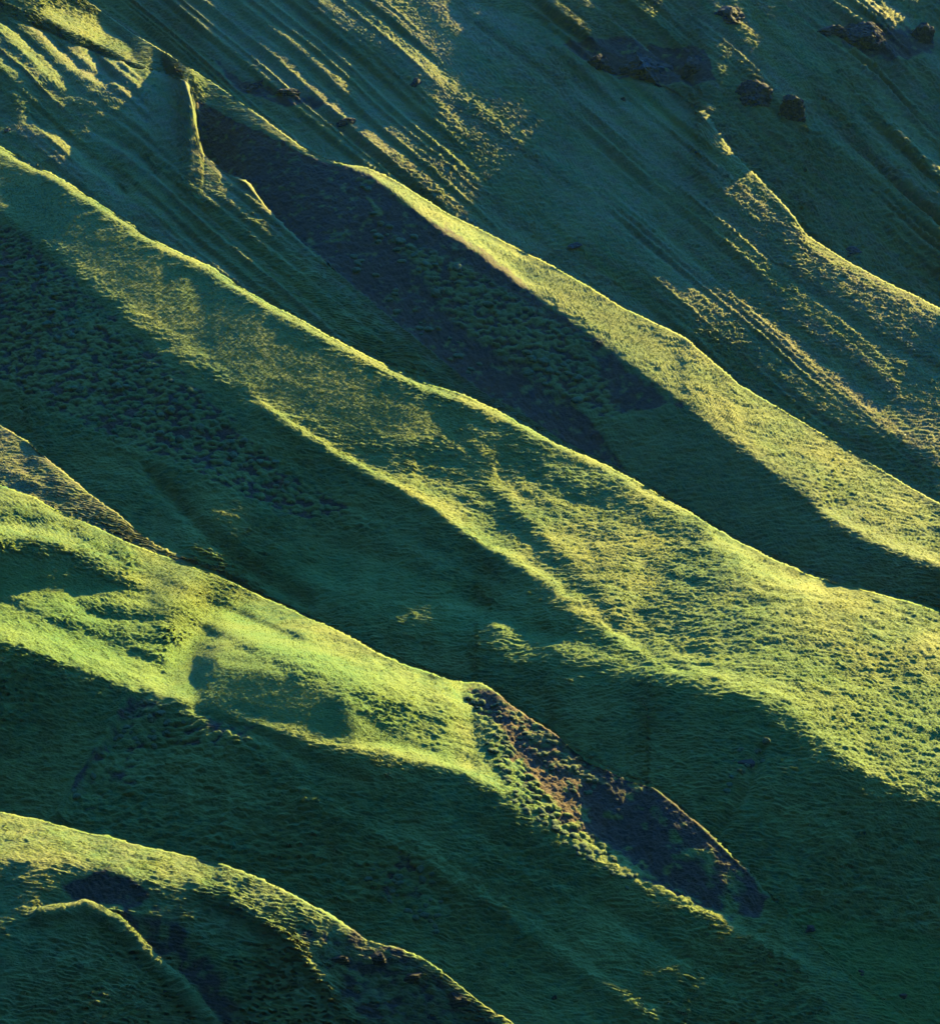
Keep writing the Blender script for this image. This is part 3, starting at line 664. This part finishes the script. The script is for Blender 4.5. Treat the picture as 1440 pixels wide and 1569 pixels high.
rock(1408, 60, 42, 44, 9, 'rounded speckled crag nearest the top right corner')
rock(1268, 45, 56, 26, 10, 'low dark rock band left of the speckled crag')
rock(1125, 22, 60, 34, 11, 'dark pointed crag at the top edge of the mountainside')
rock(1300, 385, 30, 18, 12, 'small dark rock at the foot of the shaded gully on the right')
rock(395, 128, 60, 22, 13, 'dark rock ledge at the top of the shadowed gully behind the notch')
rock(440, 140, 40, 16, 14, 'small blue-grey rock ledge right of the rock ledge in the shadowed gully')
rock(532, 185, 34, 12, 15, 'flat grey rock slab on the dark slope below the shadowed gully')
rock(637, 130, 22, 18, 16, 'pale blue-grey boulder on the olive far slope', 'boulder', 'boulder', sub=4)
rock(954, 152, 10, 10, 17, 'tiny pale boulder below the broad basalt cliff block', 'boulder', 'boulder', sub=3)
rock(880, 372, 34, 12, 18, 'dark hollowed rock lip on the olive slope above the upper bench')
rock(12, 200, 14, 10, 19, 'small pale stone near the left edge above the main ridge crest', 'boulder', 'boulder', sub=3)
rock(575, 1466, 34, 24, 20, 'black broken rock on the dark flank of the nearest spur', mat=MRB)
rock(625, 1500, 60, 30, 21, 'large black crag low on the dark flank of the nearest spur', mat=MRB)
rock(700, 1535, 50, 26, 22, 'black crag at the lower end of the nearest spur', mat=MRB)
rock(520, 1470, 36, 22, 23, 'dark rough rock on the upper left of the spur flank', mat=MRB)
rock(1240, 1423, 26, 10, 24, 'low black stone at the left edge of the bright green valley floor', 'boulder', 'boulder', MRB, sub=4)
rock(1318, 1490, 22, 9, 25, 'black stone in the middle of the bright green valley floor', 'boulder', 'boulder', MRB, sub=4)
rock(1382, 1526, 24, 12, 26, 'black stone at the bottom right of the valley floor', 'boulder', 'boulder', MRB, sub=4)
rock(850, 1529, 12, 10, 27, 'small black stone at the bottom edge below the lit spur', 'boulder', 'boulder', MRB, sub=3)
rock(1140, 1165, 40, 14, 28, 'dark earthy slump edge on the shaded face below the main ridge', 'boulder', 'boulder', MRB, sub=4)
# moss cushions: one of each kind, then copies
cush = [lumpy('moss_cushion', 50+i, (1, .9, .62), 'moss', MM, 3) for i in range(5)]
rgc = np.random.RandomState(12)
def scatter_cushions(poly, n, rad, label, group):
    a = np.array(poly, float); lo, hi = a.min(0), a.max(0); k = 0
    while k < n:
        u, v = rgc.uniform(lo, hi); ins = False
        for i in range(len(a)):
            x0_, y0_ = a[i]; x1_, y1_ = a[(i+1) % len(a)]
            if (y0_ > v) != (y1_ > v) and u < (x1_-x0_)*(v-y0_)/(y1_-y0_)+x0_: ins = not ins
        if not ins: continue
        k += 1; r_ = rad*rgc.uniform(.5, 1.25)
        o = put('moss_cushion', cush[rgc.randint(5)], u, v, rgc.uniform(0, 6.3), r_*.12, label, 'moss cushion', group); o.scale = (r_, r_*rgc.uniform(.8, 1.1), r_*rgc.uniform(.75, 1.1))
        fr = (v-lo[1])/(hi[1]-lo[1]); side = (u-lo[0])/(hi[0]-lo[0])
        if n > 2: o['label'] = ('large ' if r_ > rad*.98 else 'small ' if r_ < rad*.7 else 'middling ')+label+((', upper end' if fr < .25 else ', lower end' if fr > .75 else ', upper half' if fr < .5 else ', lower half')+(', left side' if side < .5 else ', right side'))
scatter_cushions([(545,325),(600,330),(700,400),(760,470),(700,480),(620,420),(560,370)], 26, 1.9, "pale moss cushion high in the long dark scree gully", 'moss cushions in the upper gully')
scatter_cushions([(500,365),(560,400),(640,470),(740,560),(720,580),(620,490),(520,400)], 26, 1.5, "moss cushion along the floor of the long scree gully", 'moss cushions along the gully floor')
scatter_cushions([(790,520),(860,530),(900,600),(880,620),(810,580)], 16, 1.7, "moss cushion on the gully's pale lower patch", 'moss cushions at the lower gully')
scatter_cushions([(545,283),(560,281),(568,289),(552,290)], 2, 1.6, "pair of pale moss cushions alone on the bare dark gully wall", 'pair of moss cushions on the bare wall')
scatter_cushions([(710,1062),(740,1075),(800,1180),(860,1260),(990,1350),(960,1360),(860,1290),(790,1230),(750,1150),(712,1090)], 80, 1.1, "green moss cushion left of the brown scree nose", 'moss cushions beside the brown scree')
scatter_cushions([(740,1062),(790,1090),(870,1150),(920,1200),(900,1230),(850,1190),(800,1140),(750,1090)], 56, .8, "mossy tuft on top of the brown scree nose", 'mossy tufts on the brown scree')
scatter_cushions([(200,1085),(270,1092),(300,1110),(280,1140),(190,1150),(150,1190),(120,1235),(105,1220)], 36, .95, "moss cushion in the shaded bare patch under lit grass", 'moss cushions in the shaded bare patch')
scatter_cushions([(0,350),(120,450),(200,530),(330,640),(480,740),(440,760),(300,700),(150,620),(0,520)], 90, 1.5, "moss cushion on the dark slope below the main ridge", 'moss cushions on the dark left slope')
scatter_cushions([(600,1310),(660,1330),(690,1400),(680,1440),(610,1400),(560,1340)], 30, 1.1, "dark moss cushion in the hollow between two lit spurs", 'moss cushions in the rough hollow')
scatter_cushions([(1130,1140),(1170,1130),(1180,1160),(1140,1200),(1110,1220)], 12, 1.0, "moss cushion beside the small slump on the shaded face", 'moss cushions at the slump')

# ============================================================ air: haze that turns far slopes blue
hz_me = bpy.data.meshes.new("haze")
x0, x1, y0, y1, z0, z1 = -700., 760., -12., 2200., -450., 300.
hv = [(x, y, z) for x in (x0, x1) for y in (y0, y1) for z in (z0, z1)]
hz_me.from_pydata(hv, [], [(0, 1, 3, 2), (4, 6, 7, 5), (0, 4, 5, 1), (2, 3, 7, 6), (0, 2, 6, 4), (1, 5, 7, 3)])
mh = bpy.data.materials.new("haze"); mh.use_nodes = True; t = mh.node_tree; t.nodes.clear()
oo = t.nodes.new('ShaderNodeOutputMaterial'); pv = t.nodes.new('ShaderNodeVolumePrincipled'); pv.inputs['Color'].default_value = (.25, .6, 1, 1)
pv.inputs['Density'].default_value = .000008; pv.inputs['Anisotropy'].default_value = .2; t.links.new(pv.outputs[0], oo.inputs['Volume'])
hz_me.materials.append(mh); hz = bpy.data.objects.new("haze", hz_me); sc.collection.objects.link(hz); hz['kind'] = 'stuff'; hz['label'] = 'thin blue haze in front of the far slopes'; hz['category'] = 'haze'
sc.cycles.volume_bounces = 0
